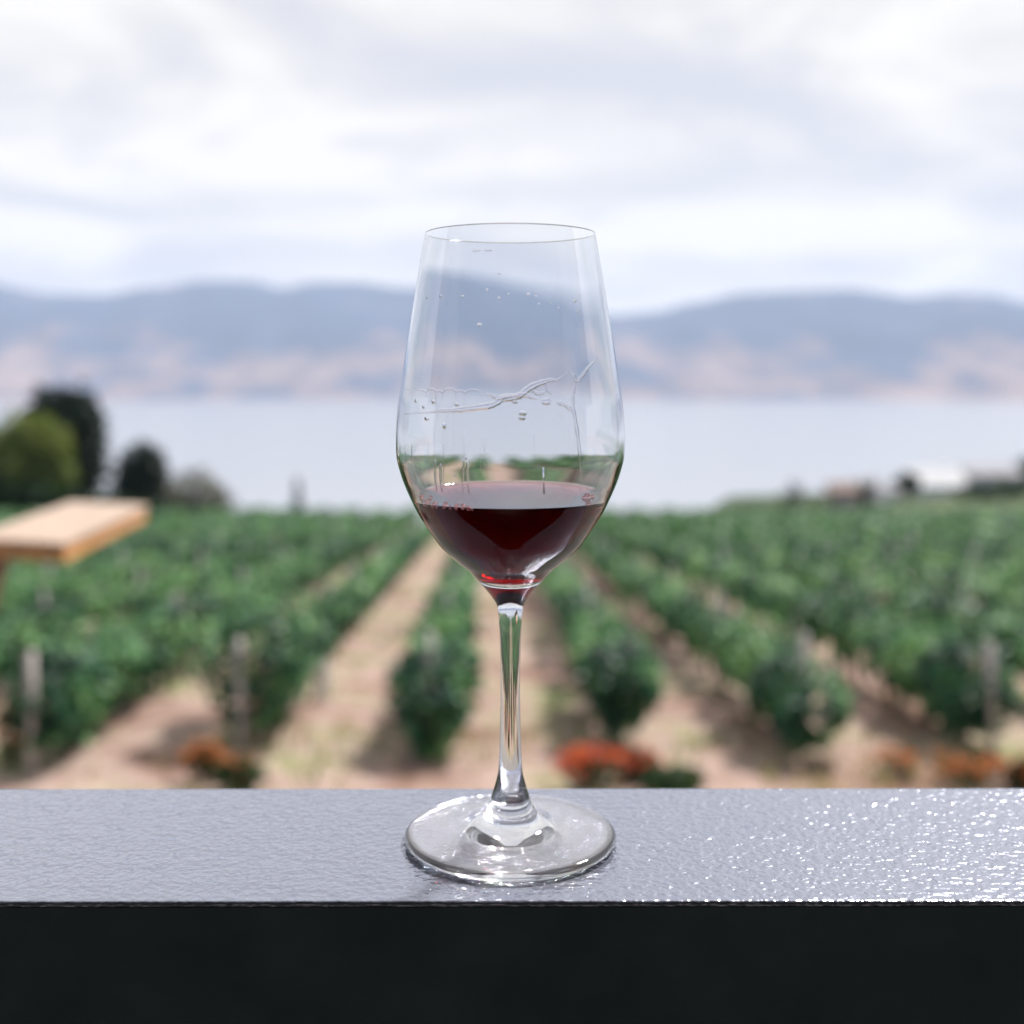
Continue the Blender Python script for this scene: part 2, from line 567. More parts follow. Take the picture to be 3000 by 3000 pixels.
# ------------------------------------------------------------------ building added out of view behind the camera; wall and eave darken the glass reflections
bd = empty('unseen_dark_building', (0, -1.7, DECK_Z))
tag(bd, 'unseen dark building added behind the terrace to darken reflections in the glass', 'building')
bm = bmesh.new()
for a_, b_ in ((-13, -5.2), (-3.2, 3.0), (5.0, 13)):
    bm_box(bm, (a_, -0.3, 0.002), (b_, 0, 2.2))
bm_box(bm, (-13, -0.3, 2.202), (13, 0, 3.6))
bm_obj('wall', bm, M_CLAD, bd)
for a_ in (-5.2, 3.0):
    bm = bmesh.new()
    bm_box(bm, (a_ + .002, -0.2, 0.002), (a_ + 1.998, -0.15, 2.198))
    bm_obj('door', bm, M_WIN, bd)
bm = bmesh.new()
bm_box(bm, (-13.5, -5.0, 3.602), (13.5, 2.55, 3.85))  # added roof reaches past the ledge to block overhead sky
bm_obj('roof', bm, M_CLAD, bd)

# ------------------------------------------------------------------ ledge
zb = at(1495, 2585, D - 0.0395).z - 0.0011                 # top of the ledge


def y_at(py, z):                                   # horizontal distance of a row on a level plane
    r = ray(1500, py)
    return (z - EYE) / r.z * r.y


YB, YF = y_at(2309, zb), y_at(2641, zb)
led = empty('parapet', (0, (YB + YF) / 2, DECK_Z), R(0.12))
tag(led, 'dark grey parapet with a glossy textured metal cap, under the wine glass', 'parapet')
hw = (YB - YF) / 2
bm = bmesh.new()
bm_box(bm, (-2.6, -hw, zb - DECK_Z - 0.0022), (2.6, hw, zb - DECK_Z), 0.0009, 3)
bm_obj('cap', bm, M_LEDGE, led, smooth=False)
bm = bmesh.new()
bm_box(bm, (-2.6, -hw + 0.0006, 0.0), (2.6, hw - 0.0006, zb - DECK_Z - 0.0024))
bm_obj('panel', bm, M_PANEL, led)

# ------------------------------------------------------------------ wine glass
GX = at(1495, 1500, D).x


def prof_pt(hwpx, py):
    z = at(1500, py, D).z
    return (hwpx / F * depth(D, z), z)


OUT = [(249, 686), (266, 782), (283.5, 890), (297, 973), (309.5, 1055), (321.5, 1138), (328, 1180), (334, 1253), (334.5, 1300), (332, 1340), (327, 1362), (314, 1404),
       (292, 1456), (267, 1506), (229, 1564), (198, 1605), (151, 1647), (124, 1668), (103, 1690), (70, 1728), (50, 1754), (40, 1772),
       (34, 1814), (30, 1907), (28, 2010), (29.5, 2114), (32.6, 2217), (36, 2262), (44, 2295), (52, 2321), (63, 2352), (80, 2380),
       (108, 2403), (150, 2417), (210, 2425), (270, 2429), (299, 2431.5)]


def catmull(pts, per=8):
    res = []
    n = len(pts)
    for i in range(n - 1):
        p0 = pts[max(0, i - 1)]; p1 = pts[i]; p2 = pts[i + 1]; p3 = pts[min(n - 1, i + 2)]
        # chordal parameterisation (centripetal)
        def tj(ti, a, b):
            return ti + max(1e-9, math.hypot(b[0] - a[0], b[1] - a[1])) ** 0.5
        if p0 == p1: p0 = (2 * p1[0] - p2[0], 2 * p1[1] - p2[1])
        if p3 == p2: p3 = (2 * p2[0] - p1[0], 2 * p2[1] - p1[1])
        t0 = 0; t1 = tj(t0, p0, p1); t2 = tj(t1, p1, p2); t3 = tj(t2, p2, p3)
        for k in range(per):
            t = t1 + (t2 - t1) * k / per
            def L(a, b, ta, tb):
                return tuple(((tb - t) * u + (t - ta) * v) / (tb - ta) for u, v in zip(a, b))
            A1 = L(p0, p1, t0, t1); A2 = L(p1, p2, t1, t2); A3 = L(p2, p3, t2, t3)
            B1 = L(A1, A2, t0, t2); B2 = L(A2, A3, t1, t3)
            res.append(L(B1, B2, t1, t2))
    res.append(pts[-1])
    return res


outer = catmull([prof_pt(*p) for p in OUT], 8)

TH = [(686, 2.6), (900, 5.5), (1200, 7.5), (1300, 8.1), (1340, 8.9), (1380, 11.5), (1420, 15.5), (1456, 18.5), (1564, 21), (1605, 24)]


def th_at(py):
    for (a, b), (c, d) in zip(TH, TH[1:]):
        if py <= c: return b + (d - b) * (py - a) / (c - a)
    return TH[-1][1]


INN = [(h - th_at(y), y + (2 if y < 700 else 0)) for h, y in OUT if y < 1600] + [(172, 1606), (122, 1648), (88, 1671), (52, 1687), (24, 1693)]
inner = catmull([prof_pt(*p) for p in INN] + [(0.0, prof_pt(0, 1695)[1])], 8)


def inner_r(z):
    for (r1, z1), (r2, z2) in zip(inner, inner[1:]):
        if z1 >= z >= z2:
            return r1 + (r2 - r1) * ((z1 - z) / max(1e-9, z1 - z2))
    return 0.0


z_w = at(1500, 1462, D).z                         # level of the wine
z_c = z_w + 0.0007                                 # its edge climbs the glass a little
r_c = inner_r(z_c)
inner_dry = [p for p in inner if p[1] > z_c + 0.0002] + [(r_c, z_c)]
inner_wet = [(r_c, z_c)] + [p for p in inner if p[1] < z_c - 0.0002]


def lathe(profile, seg=144):
    V, Fc = [], []
    rings = []
    for r, z in profile:
        if r < 1e-6:
            rings.append([len(V)]); V.append((0, 0, z))
        else:
            rings.append(list(range(len(V), len(V) + seg)))
            V += [(r * math.cos(2 * math.pi * k / seg), r * math.sin(2 * math.pi * k / seg), z) for k in range(seg)]
    for a, b in zip(rings, rings[1:]):
        for k in range(seg):
            k2 = (k + 1) % seg
            if len(a) == 1: Fc.append((a[0], b[k2], b[k]))
            elif len(b) == 1: Fc.append((a[k], a[k2], b[0]))
            else: Fc.append((a[k], a[k2], b[k2], b[k]))
    return V, Fc


def rel(pr):
    return [(r, z - zb) for r, z in pr]


gl = empty('wine_glass', (GX, D, zb))
tag(gl, 'clear stemmed wine glass with a little red wine, standing on the grey parapet cap', 'wine glass')
z_stem_top = prof_pt(0, 1772)[1]
z_foot_top = prof_pt(0, 2321)[1]
ib = min(range(len(outer)), key=lambda i: abs(outer[i][1] - z_stem_top))
jf = min(range(len(outer)), key=lambda i: abs(outer[i][1] - z_foot_top))
# rim: small rounded lip joining inner and outer wall
ro, zo = outer[0]
ri, zi = inner[0]
lip = []
for k in range(1, 6):
    a = math.pi * k / 6
    lip.append(((ro + ri) / 2 - (ro - ri) / 2 * math.cos(a), (zo + zi) / 2 + (zo - zi) / 2 * math.cos(a) * -1 + 0.00016 * math.sin(a)))
def close_ring(a, b):                               # extra rings right under the lip keep its shading local
    return [(a[0] + (b[0] - a[0]) * t, a[1] + (b[1] - a[1]) * t) for t in (0.03, 0.12, 0.4)]


bowl_prof = list(reversed([inner_dry[0]] + close_ring(inner_dry[0], inner_dry[1]) + inner_dry[1:])) + lip + [outer[0]] + close_ring(outer[0], outer[1]) + outer[1:ib + 1]
V, Fc = lathe(rel(list(reversed(bowl_prof))))
mesh_obj('bowl', V, Fc, M_GLASS, gl, smooth=True)
V, Fc = lathe(rel(list(reversed(outer[ib:jf + 1]))))
mesh_obj('stem', V, Fc, M_GLASS, gl, smooth=True)
rf = 309 / F * depth(D, zb)
foot = [(0, zb + 0.0013), (0.012, zb + 0.0012), (0.024, zb + 0.0006), (rf * 0.88, zb + 0.00004), (rf * 0.93, zb + 0.0002), (rf * 0.975, zb + 0.0008), (rf * 0.995, zb + 0.0016), (rf, zb + 0.0023), (rf * 0.992, zb + 0.0030)]
foot_c = catmull(foot, 6)
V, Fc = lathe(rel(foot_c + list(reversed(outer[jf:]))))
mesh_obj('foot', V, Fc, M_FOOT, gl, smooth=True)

# residue of the swirled wine clinging to the inside of the bowl (front wall)


def on_wall(px, py, side=-1, lift=0.0):
    z = at(1500, py, D).z
    r = inner_r(z) - lift
    x = (px - 1495) / F * depth(D, z)
    x = max(-r * 0.97, min(r * 0.97, x))
    return Vector((x, side * math.sqrt(max(0, r * r - x * x)), z - zb))


def wall_n(p):
    return Vector((p.x, p.y, 0)).normalized()


def c1(x, y): return (1100 + x / 2.415, 600 + y / 2.415)
def c2(x, y): return (1100 + x / 2.415, 1150 + y / 2.415)


RV, RF = [], []


def strand(pix, w, sub=5):
    pts = catmull([tuple(p) for p in pix], sub) if len(pix) > 2 else pix
    pp = [on_wall(px, py) for px, py in pts]
    n = len(pp)
    rad = [w / F * D * (0.08 + 0.92 * min(1, 4 * min(i + .3, n - 1 - i + .3) / max(1, n - 1))) * random.uniform(0.8, 1.25) for i in range(n)]
    tube_geo(pp, rad, 6, RV, RF, flat=[wall_n(p) for p in pp])


# scalloped upper edge on the left
sc = [c1(215, 1340), c1(240, 1318)]
x = 240
while x < 800:
    w = random.uniform(30, 105)
    j_ = random.uniform(-9, 9)
    sc += [c1(x + w * 0.25, 1303 + j_), c1(x + w * 0.75, 1304 + j_), c1(x + w, 1316 + j_ * 0.5)]
    strand([c1(x + w, 1316), c1(x + w + random.uniform(-3, 3), 1345), c1(x + w + random.uniform(-5, 5), random.uniform(1350, 1420))], random.uniform(1.0, 2.2))
    x += w
strand(sc, 2.6, 4)
strand([c1(250, 1470), c1(380, 1455), c1(480, 1440), c1(600, 1432), c1(700, 1420), c1(800, 1405), c1(850, 1395), c1(900, 1362), c1(960, 1352), c1(1010, 1340), c1(1060, 1300), c1(1100, 1275), c1(1160, 1252), c1(1210, 1238), c1(1260, 1236), c1(1320, 1185)], 8)
strand([c1(780, 1326), c1(830, 1335), c1(880, 1352), c1(930, 1340), c1(990, 1336), c1(1050, 1334), c1(1100, 1350), c1(1140, 1364)], 6)
strand([c1(1155, 1374), c1(1185, 1376), c1(1215, 1372)], 9)
strand([c1(1245, 1382), c1(1290, 1392), c1(1330, 1415), c1(1350, 1440)], 5)
strand([c1(1180, 1250), c1(1190, 1290), c1(1215, 1330)], 5)
strand([c1(1090, 1300), c1(1130, 1325), c1(1180, 1318)], 5)
strand([c1(1340, 1172), c1(1365, 1210), c1(1385, 1242), c1(1425, 1205), c1(1470, 1150), c1(1530, 1095)], 5)
strand([c1(1385, 1242), c1(1370, 1300), c1(1358, 1380), c2(1360, 90), c2(1375, 170), c2(1390, 280), c2(1405, 420), c2(1412, 520), c2(1405, 640)], 4.5)
strand([c2(470, 430), c2(468, 520), c2(478, 640)], 3.5)
strand([c2(505, 450), c2(506, 540), c2(514, 640)], 4.5)
strand([c2(660, 410), c2(655, 520), c2(652, 640)], 3.0)
strand([c2(678, 420), c2(686, 520), c2(690, 640)], 4.0)
strand([c2(1165, 470), c2(1170, 640)], 2.0)
strand([c2(305, 330), c2(312, 440), c2(340, 600)], 3)
for i in range(7):
    x = random.uniform(250, 1350)
    y = random.uniform(150, 330)
    strand([c2(x, y), c2(x + random.uniform(-4, 4), y + 120), c2(x + random.uniform(-8, 8), y + random.uniform(180, 300))], random.uniform(0.8, 1.6))


def droplet(px, py, w, h=None):
    h = h or w
    c = on_wall(px, py)
    n = wall_n(c)
    t = Vector((-n.y, n.x, 0))
    b = len(RV)
    k = D / F
    rings, seg = 3, 10
    for j in range(rings):
        a = (math.pi / 2) * j / rings
        for s in range(seg):
            q = 2 * math.pi * s / seg
            p = c + t * (math.cos(q) * math.cos(a) * w * k) + Vector((0, 0, 1)) * (math.sin(q) * math.cos(a) * h * k) - n * (math.sin(a) * min(w, h) * 0.35 * k - 0.00003)
            RV.append(tuple(p))
    RV.append(tuple(c - n * (min(w, h) * 0.35 * k - 0.00003)))
    for j in range(rings - 1):
        for s in range(seg):
            s2 = (s + 1) % seg
            RF.append((b + j * seg + s, b + j * seg + s2, b + (j + 1) * seg + s2, b + (j + 1) * seg + s))
    for s in range(seg):
        RF.append((b + (rings - 1) * seg + s, b + (rings - 1) * seg + (s + 1) % seg, b + rings * seg))
    RF.append(tuple(b + s for s in reversed(range(seg))))


for x, y, w, h in [(1030, 1480, 10, 7), (885, 545, 4, 3), (882, 705, 4, 4), (945, 680, 3, 3), (1070, 678, 6, 4), (1120, 690, 4, 3), (1215, 735, 3, 3), (1268, 768, 3, 3), (1378, 715, 7, 4), (1400, 785, 5, 3),
                   (1140, 742, 3, 3), (757, 878, 7, 5), (645, 688, 6, 3), (495, 680, 4, 5), (610, 660, 3, 2), (805, 650, 3, 5), (400, 685, 5, 3), (735, 385, 13, 4), (810, 386, 12, 4), (1280, 165, 5, 8), (1315, 175, 3, 6), (1350, 178, 3, 5), (455, 1380, 7, 7), (330, 1380, 6, 6), (612, 1396, 7, 5), (388, 1418, 6, 5), (985, 1378, 8, 5)]:
    droplet(*c1(x, y), w, h)
for x, y, w, h in [(1035, 122, 11, 8), (670, 410, 4, 4), (530, 205, 6, 10), (410, 165, 9, 6), (600, 525, 3, 3)]:
    droplet(*c2(x, y), w, h)
mesh_obj('wine_residue', RV, RF, M_FILM, gl, smooth=True)['kind'] = 'stuff'

# ------------------------------------------------------------------ the wine itself
wine = empty('red_wine', (GX, D, zb))
tag(wine, 'dark red wine filling the lower part of the bowl of the glass', 'wine')
men = [(0.0, z_w), (r_c * 0.3, z_w), (r_c * 0.6, z_w), (r_c * 0.8, z_w), (r_c - 0.0040, z_w + 0.00001), (r_c - 0.0030, z_w + 0.00004), (r_c - 0.0020, z_w + 0.00014), (r_c - 0.0012, z_w + 0.00028), (r_c - 0.0006, z_w + 0.00048)]
side = list(reversed([p for p in inner_wet]))
V, Fc = lathe(rel(side + list(reversed(men))))
lq = mesh_obj('liquid', V, Fc, M_WINE, wine, smooth=True)
wa = lq.data.attributes.new('wet_side', 'FLOAT', 'FACE')
nside = 144 * (len(side) - 1)
wa.data.foreach_set('value', [1.0 if k < nside else 0.0 for k in range(len(Fc))])


def ball(rad, sub=2):
    bm = bmesh.new()
    bmesh.ops.create_icosphere(bm, subdivisions=sub, radius=rad)
    return bm


b0 = None
for i, (x, y, w) in enumerate([(292, 772, 14), (318, 790, 10), (345, 786, 19), (380, 806, 10), (412, 790, 20), (440, 812, 9), (474, 800, 19), (505, 826, 9), (548, 812, 21), (590, 826, 13), (622, 816, 19),
                               (662, 812, 20), (700, 828, 17), (726, 832, 10), (478, 828, 11), (556, 846, 11), (636, 850, 11), (708, 855, 11)]):
    p = on_wall(*c2(x, y), lift=0.0004)
    rr = w * 0.5 / 2.415 / F * D * 1.9
    if b0 is None:
        b0 = bm_obj('bubble', ball(1.0), M_BUB, wine, smooth=True)
        o = b0
    else:
        o = copy_obj(b0, wine)
    rad = math.hypot(p.x, p.y)
    k_ = (inner_r(z_w + rr) - rr * 1.25) / rad
    o.location = (p.x * k_, p.y * k_, z_w - zb + rr * 0.95 - (0.0003 if y > 824 else 0))
    o.scale = (rr, rr, rr)
M_AIR = clear_mat('air_in_wine', (1, 1, 1), 1.0 / 1.345)
for i, (x, y, w) in enumerate([(950, 1196, 26), (948, 1246, 22), (950, 1288, 18)]):
    rr = w * 0.5 / 2.415 / F * D
    p = on_wall(*c2(x, y), lift=rr * 1.3)
    if i == 0:
        a0 = bm_obj('bubble', ball(1.0, 3), M_AIR, wine, smooth=True)
        o = a0
    else:
        o = copy_obj(a0, wine)
    o.location, o.scale = p, (rr, rr, rr)
for x, y, w in [(1530, 745, 26), (1500, 735, 13), (1575, 735, 15), (360, 700, 14)]:
    p = on_wall(*c2(x, y), side=-0.35)
    rr = w / 2.415 / F * D
    o = copy_obj(b0, wine)
    o.location = (p.x * 0.94, p.y, z_w - zb + rr * 0.45)
    o.scale = (rr, rr, rr * 0.8)

# ------------------------------------------------------------------ plank table left of the glass
TZ = EYE - 0.50
pf, pr, pb = on_plane(192, 1592, TZ), on_plane(437, 1479, TZ), on_plane(205, 1469, TZ)
wdir = (pb - pr)
tb = empty('plank_table', (0, 0, 0))
tag(tb, 'narrow orange wooden plank table at the left edge, in front of the dark trees', 'table')
V, Fc = [], []
nb = 3
for i in range(nb):
    u0, u1 = i / nb + 0.008, (i + 1) / nb - 0.008
    q = [pf + wdir * u0, pr + wdir * u0, pr + wdir * u1, pf + wdir * u1]
    b = len(V)
    V += [tuple(p) for p in q] + [tuple(p - Vector((0, 0, 0.014))) for p in q]
    Fc += [(b, b + 1, b + 2, b + 3), (b + 7, b + 6, b + 5, b + 4)] + [(b + a, b + 4 + a, b + 4 + (a + 1) % 4, b + (a + 1) % 4) for a in range(4)]
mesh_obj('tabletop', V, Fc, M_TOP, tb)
V, Fc = [], []
ins = 0.012
ld = (pr - pf).normalized(); wd = wdir.normalized()
L, W = (pr - pf).length, wdir.length
cs = [pf + ld * ins + wd * ins, pr - ld * ins + wd * ins, pr - ld * ins + wd * (W - ins), pf + ld * ins + wd * (W - ins)]
for a in range(4):
    p, q = cs[a], cs[(a + 1) % 4]
    d = (q - p).normalized()
    nrm = Vector((-d.y, d.x, 0)) * 0.02
    p2 = p + (d * 0.021 if a % 2 else d * 0)
    q2 = q - (d * 0.021 if a % 2 else d * 0)
    b = len(V)
    quad = [p2, q2, q2 + nrm, p2 + nrm]
    V += [tuple(v - Vector((0, 0, 0.0145))) for v in quad] + [tuple(v - Vector((0, 0, 0.062))) for v in quad]
    Fc += [(b, b + 1, b + 2, b + 3), (b + 7, b + 6, b + 5, b + 4)] + [(b + i, b + 4 + i, b + 4 + (i + 1) % 4, b + (i + 1) % 4) for i in range(4)]
mesh_obj('apron', V, Fc, M_TABLE, tb)
pt = at(6, 1640, (pf.y + 0.16))
pt.z = TZ - 0.03
pd = Vector((pt.x - 0.34, pt.y + 0.05, DECK_Z + 0.02))
V, Fc = [], []
for p in (pt, pd):
    V += [(p.x - .024, p.y - .03, p.z), (p.x + .024, p.y - .03, p.z), (p.x + .024, p.y + .03, p.z), (p.x - .024, p.y + .03, p.z)]
Fc = [(3, 2, 1, 0), (4, 5, 6, 7)] + [(i, (i + 1) % 4, 4 + (i + 1) % 4, 4 + i) for i in range(4)]
mesh_obj('leg', V, Fc, M_LEG, tb)
bm = bmesh.new()
bm_box(bm, (pd.x - .2, pd.y - .22, DECK_Z + 0.001), (pd.x + .2, pd.y + .22, DECK_Z + 0.03), 0.004)
bm_obj('base', bm, M_LEG, tb)

# ------------------------------------------------------------------ vine rows
YAW = R(1.2)                                       # rows run slightly to the left of straight ahead
ROW_LEN = 75.0
FIRST = 15.0


def add_leaf(V, Fc, c, size, up=0.35, out=(0, 0)):
    n = Vector((random.gauss(0, 1) + out[0], random.gauss(0, 1) + out[1], random.gauss(0, 1) + up)).normalized()
    t = n.orthogonal().normalized()
    t = (Matrix.Rotation(random.uniform(0, 6.283), 3, n) @ t)
    s = n.cross(t)
    b = len(V)
    w = size * random.uniform(0.75, 1.2)
    fold = n * (w * 0.16)
    V += [tuple(c - t * w * .5), tuple(c + s * w * .42 + fold), tuple(c + t * w * .55), tuple(c - s * w * .42 + fold)]
    Fc.append((b, b + 1, b + 2, b + 3))


def row_foliage(seed, gap=None, tall=0.0):
    random.seed(seed)
    V, Fc = [], []
    ph = random.uniform(0, 50)
    y = -0.5
    while y < ROW_LEN:
        near = y < 30
        sz = 0.15 if y < 14 else (0.20 if y < 35 else 0.34)
        per = 620 if y < 14 else (290 if y < 35 else 100)
        step = 0.5
        vig = 0.85 + 0.3 * noise.noise(Vector((ph, y * 0.45, 0)))
        if y < 3: per *= 1.35
        if gap and gap[0] < y < gap[1]:
            per = 0
        for _ in range(int(per * step * vig)):
            yy = y + random.random() * step
            bulge = 0.5 + 0.5 * math.cos(2 * math.pi * (yy - 0.3) / 1.5)
            hN = noise.noise(Vector((yy * 0.9, ph, 2.0)))
            top = 1.14 + tall + 0.20 * hN + 0.16 * bulge
            if gap and yy < gap[0]: top += 0.58
            if yy < 0.25: top *= 0.72 + 0.35 * (yy + 0.5)
            low = 0.36 - 0.24 * noise.noise(Vector((yy * 0.8, ph, 7.0))) - 0.10 * bulge
            if yy < 2.2: low -= 0.12
            u = random.random() ** 0.8
            h = low + (top - low) * u
            wid = (0.29 + 0.13 * bulge + (0.08 if yy < 2.5 else 0) + (0.24 if gap and yy < gap[0] else 0)) * (0.42 + 0.85 * math.sin(math.pi * min(1, max(0.03, (u * 0.92 + 0.04) ** 1.7))))
            a = random.uniform(-1, 1)
            x = wid * math.copysign(abs(a) ** 0.7, a)
            z = h - SLOPE * yy
            if noise.noise(Vector((x * 0.9 + 4, yy * 0.75, h * 1.2 + ph))) < -0.27 and random.random() < 0.88 and yy > 2.5: continue
            if noise.noise(Vector((x * 1.7, yy * 1.5, h * 1.9 + ph))) < (-0.16 if yy > 3 else -0.33) and random.random() < 0.9: continue
            add_leaf(V, Fc, Vector((x, yy, z)), sz, 0.1 + 3.0 * u * u, (1.3 * x / max(.05, wid) * (1 - u * u), -0.5 * (1 - u)))
            if random.random() < 0.012 and y < 40:        # stray shoots
                for k in range(4):
                    add_leaf(V, Fc, Vector((x * 1.1 + random.uniform(-.1, .1), yy + random.uniform(-.1, .1), top + 0.06 + 0.07 * k - SLOPE * yy)), sz * 0.7)
        y += step
    return V, Fc


def mesh_data(name, V, Fc, mat, smooth=False):
    me = bpy.data.meshes.new(name)
    me.from_pydata(V, [], Fc)
    me.update()
    if smooth: me.polygons.foreach_set('use_smooth', [True] * len(me.polygons))
    me.materials.append(mat)
    return me


def data_obj(name, me, parent):
    o = bpy.data.objects.new(name, me)
    COL.objects.link(o)
    o.parent = parent
    return o


FOL = [mesh_data('foliage', *row_foliage(s, tall=t), M_VINE) for s, t in ((3, 0.06), (14, 0.0), (25, 0.1), (36, 0.0), (47, 0.05))]
FOL_GAP = mesh_data('foliage', *row_foliage(58, gap=(2.7, 7.0)), M_VINE)
random.seed(5)
TRK = []
for s in range(3):
    pts = [Vector((random.uniform(-.02, .02), random.uniform(-.02, .02), -0.06))]
    for k in range(5):
        pts.append(Vector((pts[-1].x + random.uniform(-.03, .03), pts[-1].y + random.uniform(-.03, .03), 0.13 * (k + 1))))
    top = pts[-1]
    V, Fc = tube_geo(pts, [0.055, 0.045, 0.04, 0.04, 0.038, 0.045], 8)
    for sg in (-1, 1):                                  # cordon arms
        tube_geo([top, top + Vector((0.01, sg * .15, .06)), top + Vector((0, sg * .45, .08)), top + Vector((0.02, sg * .72, .07))], [0.038, 0.03, 0.022, 0.014], 6, V, Fc)
    TRK.append(mesh_data('trunk', V, Fc, M_BARK, True))
V, Fc = tube_geo([Vector((0, -0.14, -0.1)), Vector((0, -0.06, 0.8)), Vector((0, 0.0, 1.50))], [0.062, 0.058, 0.055], 10)
POST_END = mesh_data('end_post', V, Fc, M_POST, True)
V, Fc = tube_geo([Vector((0, 0, -0.1)), Vector((0, 0, 1.0)), Vector((0.01, 0, 1.62))], [0.04, 0.038, 0.036], 8)
POST = mesh_data('post', V, Fc, M_POST, True)
WIRES = []
for h in (0.7, 1.0, 1.3):
    V, Fc = tube_geo([Vector((0, 0.0, h)), Vector((0, ROW_LEN, h - SLOPE * ROW_LEN))], 0.0025, 4)
    WIRES.append(mesh_data('wire', V, Fc, M_WIRE))

ORD = ['first', 'second', 'third', 'fourth', 'fifth', 'sixth', 'seventh', 'eighth', 'ninth', 'tenth']
near_lab = {
    -3: 'leafy vine row ending at the left, behind a pale post below the plank table',
    -2: 'vine row left of the stem with a gap and a white tube beside it',
    -1: 'slim vine row standing just left of the glass stem, sandy paths on both sides',
    0: 'vine row just right of the glass stem, red flowers in front of its end',
    1: 'straight vine row right of the stem with a very dark leafy near end',
    2: 'tall dark vine row at the right, rust orange flowers in front of it',
}
starts = {-4: 14.6, -3: 14.2, -2: 15.3, -1: 14.6, 0: 15.2, 1: 14.4, 2: 14.9, 3: 15.6}
for k in range(-25, 28):
    x0 = -1.02 + 2.38 * (k + 1) + (0.12 if k in (0,) else 0) + (-0.08 if k == -2 else 0)
    y0 = starts.get(k, 15.0 + random.uniform(-.6, .6))
    row = empty('vine_row', (x0, y0, ground_z(x0, y0)), YAW)
    grp = 'trellised vine rows on the slope'
    if k in near_lab:
        lab = near_lab[k]
    elif k < 0:
        n = -3 - k
        lab = ('green vine row, %s to the left of the one behind the pale left post' % ORD[n - 1]) if n <= 5 else 'distant vine row merging into the green canopy on the far left'
    else:
        n = k - 2
        lab = ('green vine row, %s row to the right of the tall dark row' % ORD[n - 1]) if n <= 5 else 'distant vine row merging into the green canopy on the far right'
    tag(row, lab, 'vine row', grp)
    data_obj('foliage', FOL_GAP if k == -2 else FOL[k % 5], row)
    if -7 <= k <= 6:
        if k != 0:
            ep = data_obj('end_post', POST_END, row)
            ep.location = (random.uniform(-.05, .05) + (-.12 if k < 0 else .05), 0.55 if k in (-1, 1) else -0.30, 0)
            ep.rotation_euler = (0, random.uniform(-.04, .04), random.uniform(-.3, .3))
        for i in range(16 if abs(k) < 5 else 8):
            yy = 0.3 + 1.5 * i
            if k == -2 and 2.7 < yy < 7.0: continue
            t = data_obj('trunk', TRK[(i + k) % 3], row)
            t.location = (random.uniform(-.05, .05), yy, -SLOPE * yy)
            t.rotation_euler = (random.uniform(-.08, .08), random.uniform(-.08, .08), random.uniform(-.2, .2))
        for i in range(1, 6):
            yy = 5.6 * i - (1.0 if k == -2 and i == 1 else 0)
            t = data_obj('post', POST, row)
            t.location = (0.02, yy, -SLOPE * yy)
            t.rotation_euler = (random.uniform(-.03, .03), random.uniform(-.03, .03), 0)
        for wme in WIRES: data_obj('wire', wme, row)

# white grow tube on the replanted vine in the gap of the row left of the stem
gp = on_plane(930, 2062, 0.0)
Yg = 18.3
gp = at(945, 2062, Yg)
gp.z = ground_z(gp.x, Yg)
vg = empty('vine_guard', gp)
tag(vg, 'white plastic grow tube on a young vine, in the gap left of the stem', 'grow tube')
V, Fc = [], []
for j, (r, z) in enumerate([(0.13, -.05), (0.13, 0.62), (0.12, 0.62), (0.12, -.05)]):
    V += [(r * math.cos(q * math.pi / 6), r * math.sin(q * math.pi / 6), z) for q in range(12)]
for j in range(3):
    Fc += [(j * 12 + q, j * 12 + (q + 1) % 12, (j + 1) * 12 + (q + 1) % 12, (j + 1) * 12 + q) for q in range(12)]
mesh_obj('sleeve', V, Fc, M_TUBE, vg, smooth=False)
V, Fc = tube_geo([Vector((0, 0, 0)), Vector((.01, .01, .5)), Vector((-.03, .0, 1.1)), Vector((-.06, 0, 1.5))], [.02, .016, .012, .008], 6)
mesh_obj('stake', V, Fc, M_POST, vg)
V, Fc = [], []
for i in range(26):
    z = random.uniform(0.6, 1.3)
    add_leaf(V, Fc, Vector((random.uniform(-.10, .08), random.uniform(-.1, .1), z)), 0.1)
mesh_obj('foliage', V, Fc, M_VINE, vg)

# ------------------------------------------------------------------ dry grass and weeds between the rows
random.seed(77)
V, Fc = [], []
for i in range(11000):
    y = 10.5 + 26 * random.random() ** 1.8
    x = random.uniform(-0.5, 0.5) * y
    d = noise.noise(Vector((x * 0.7, y * 0.5, 5)))
    if d < -0.05 and random.random() < 0.85: continue
    z = gz_noise(x, y)
    h = random.uniform(0.06, 0.22) * (1.3 if d > 0.2 else 1)
    a = random.uniform(0, 6.28)
    w = 0.012 + 0.012 * random.random()
    b = len(V)
    lean = Vector((random.gauss(0, .4), random.gauss(0, .4), 1)) * h
    V += [(x - w * math.cos(a), y - w * math.sin(a), z - .01), (x + w * math.cos(a), y + w * math.sin(a), z - .01), (x + lean.x, y + lean.y, z + lean.z)]
    Fc.append((b, b + 1, b + 2))
tag(mesh_obj('dry_grass', V, Fc, M_DRYGRASS), kind='stuff')


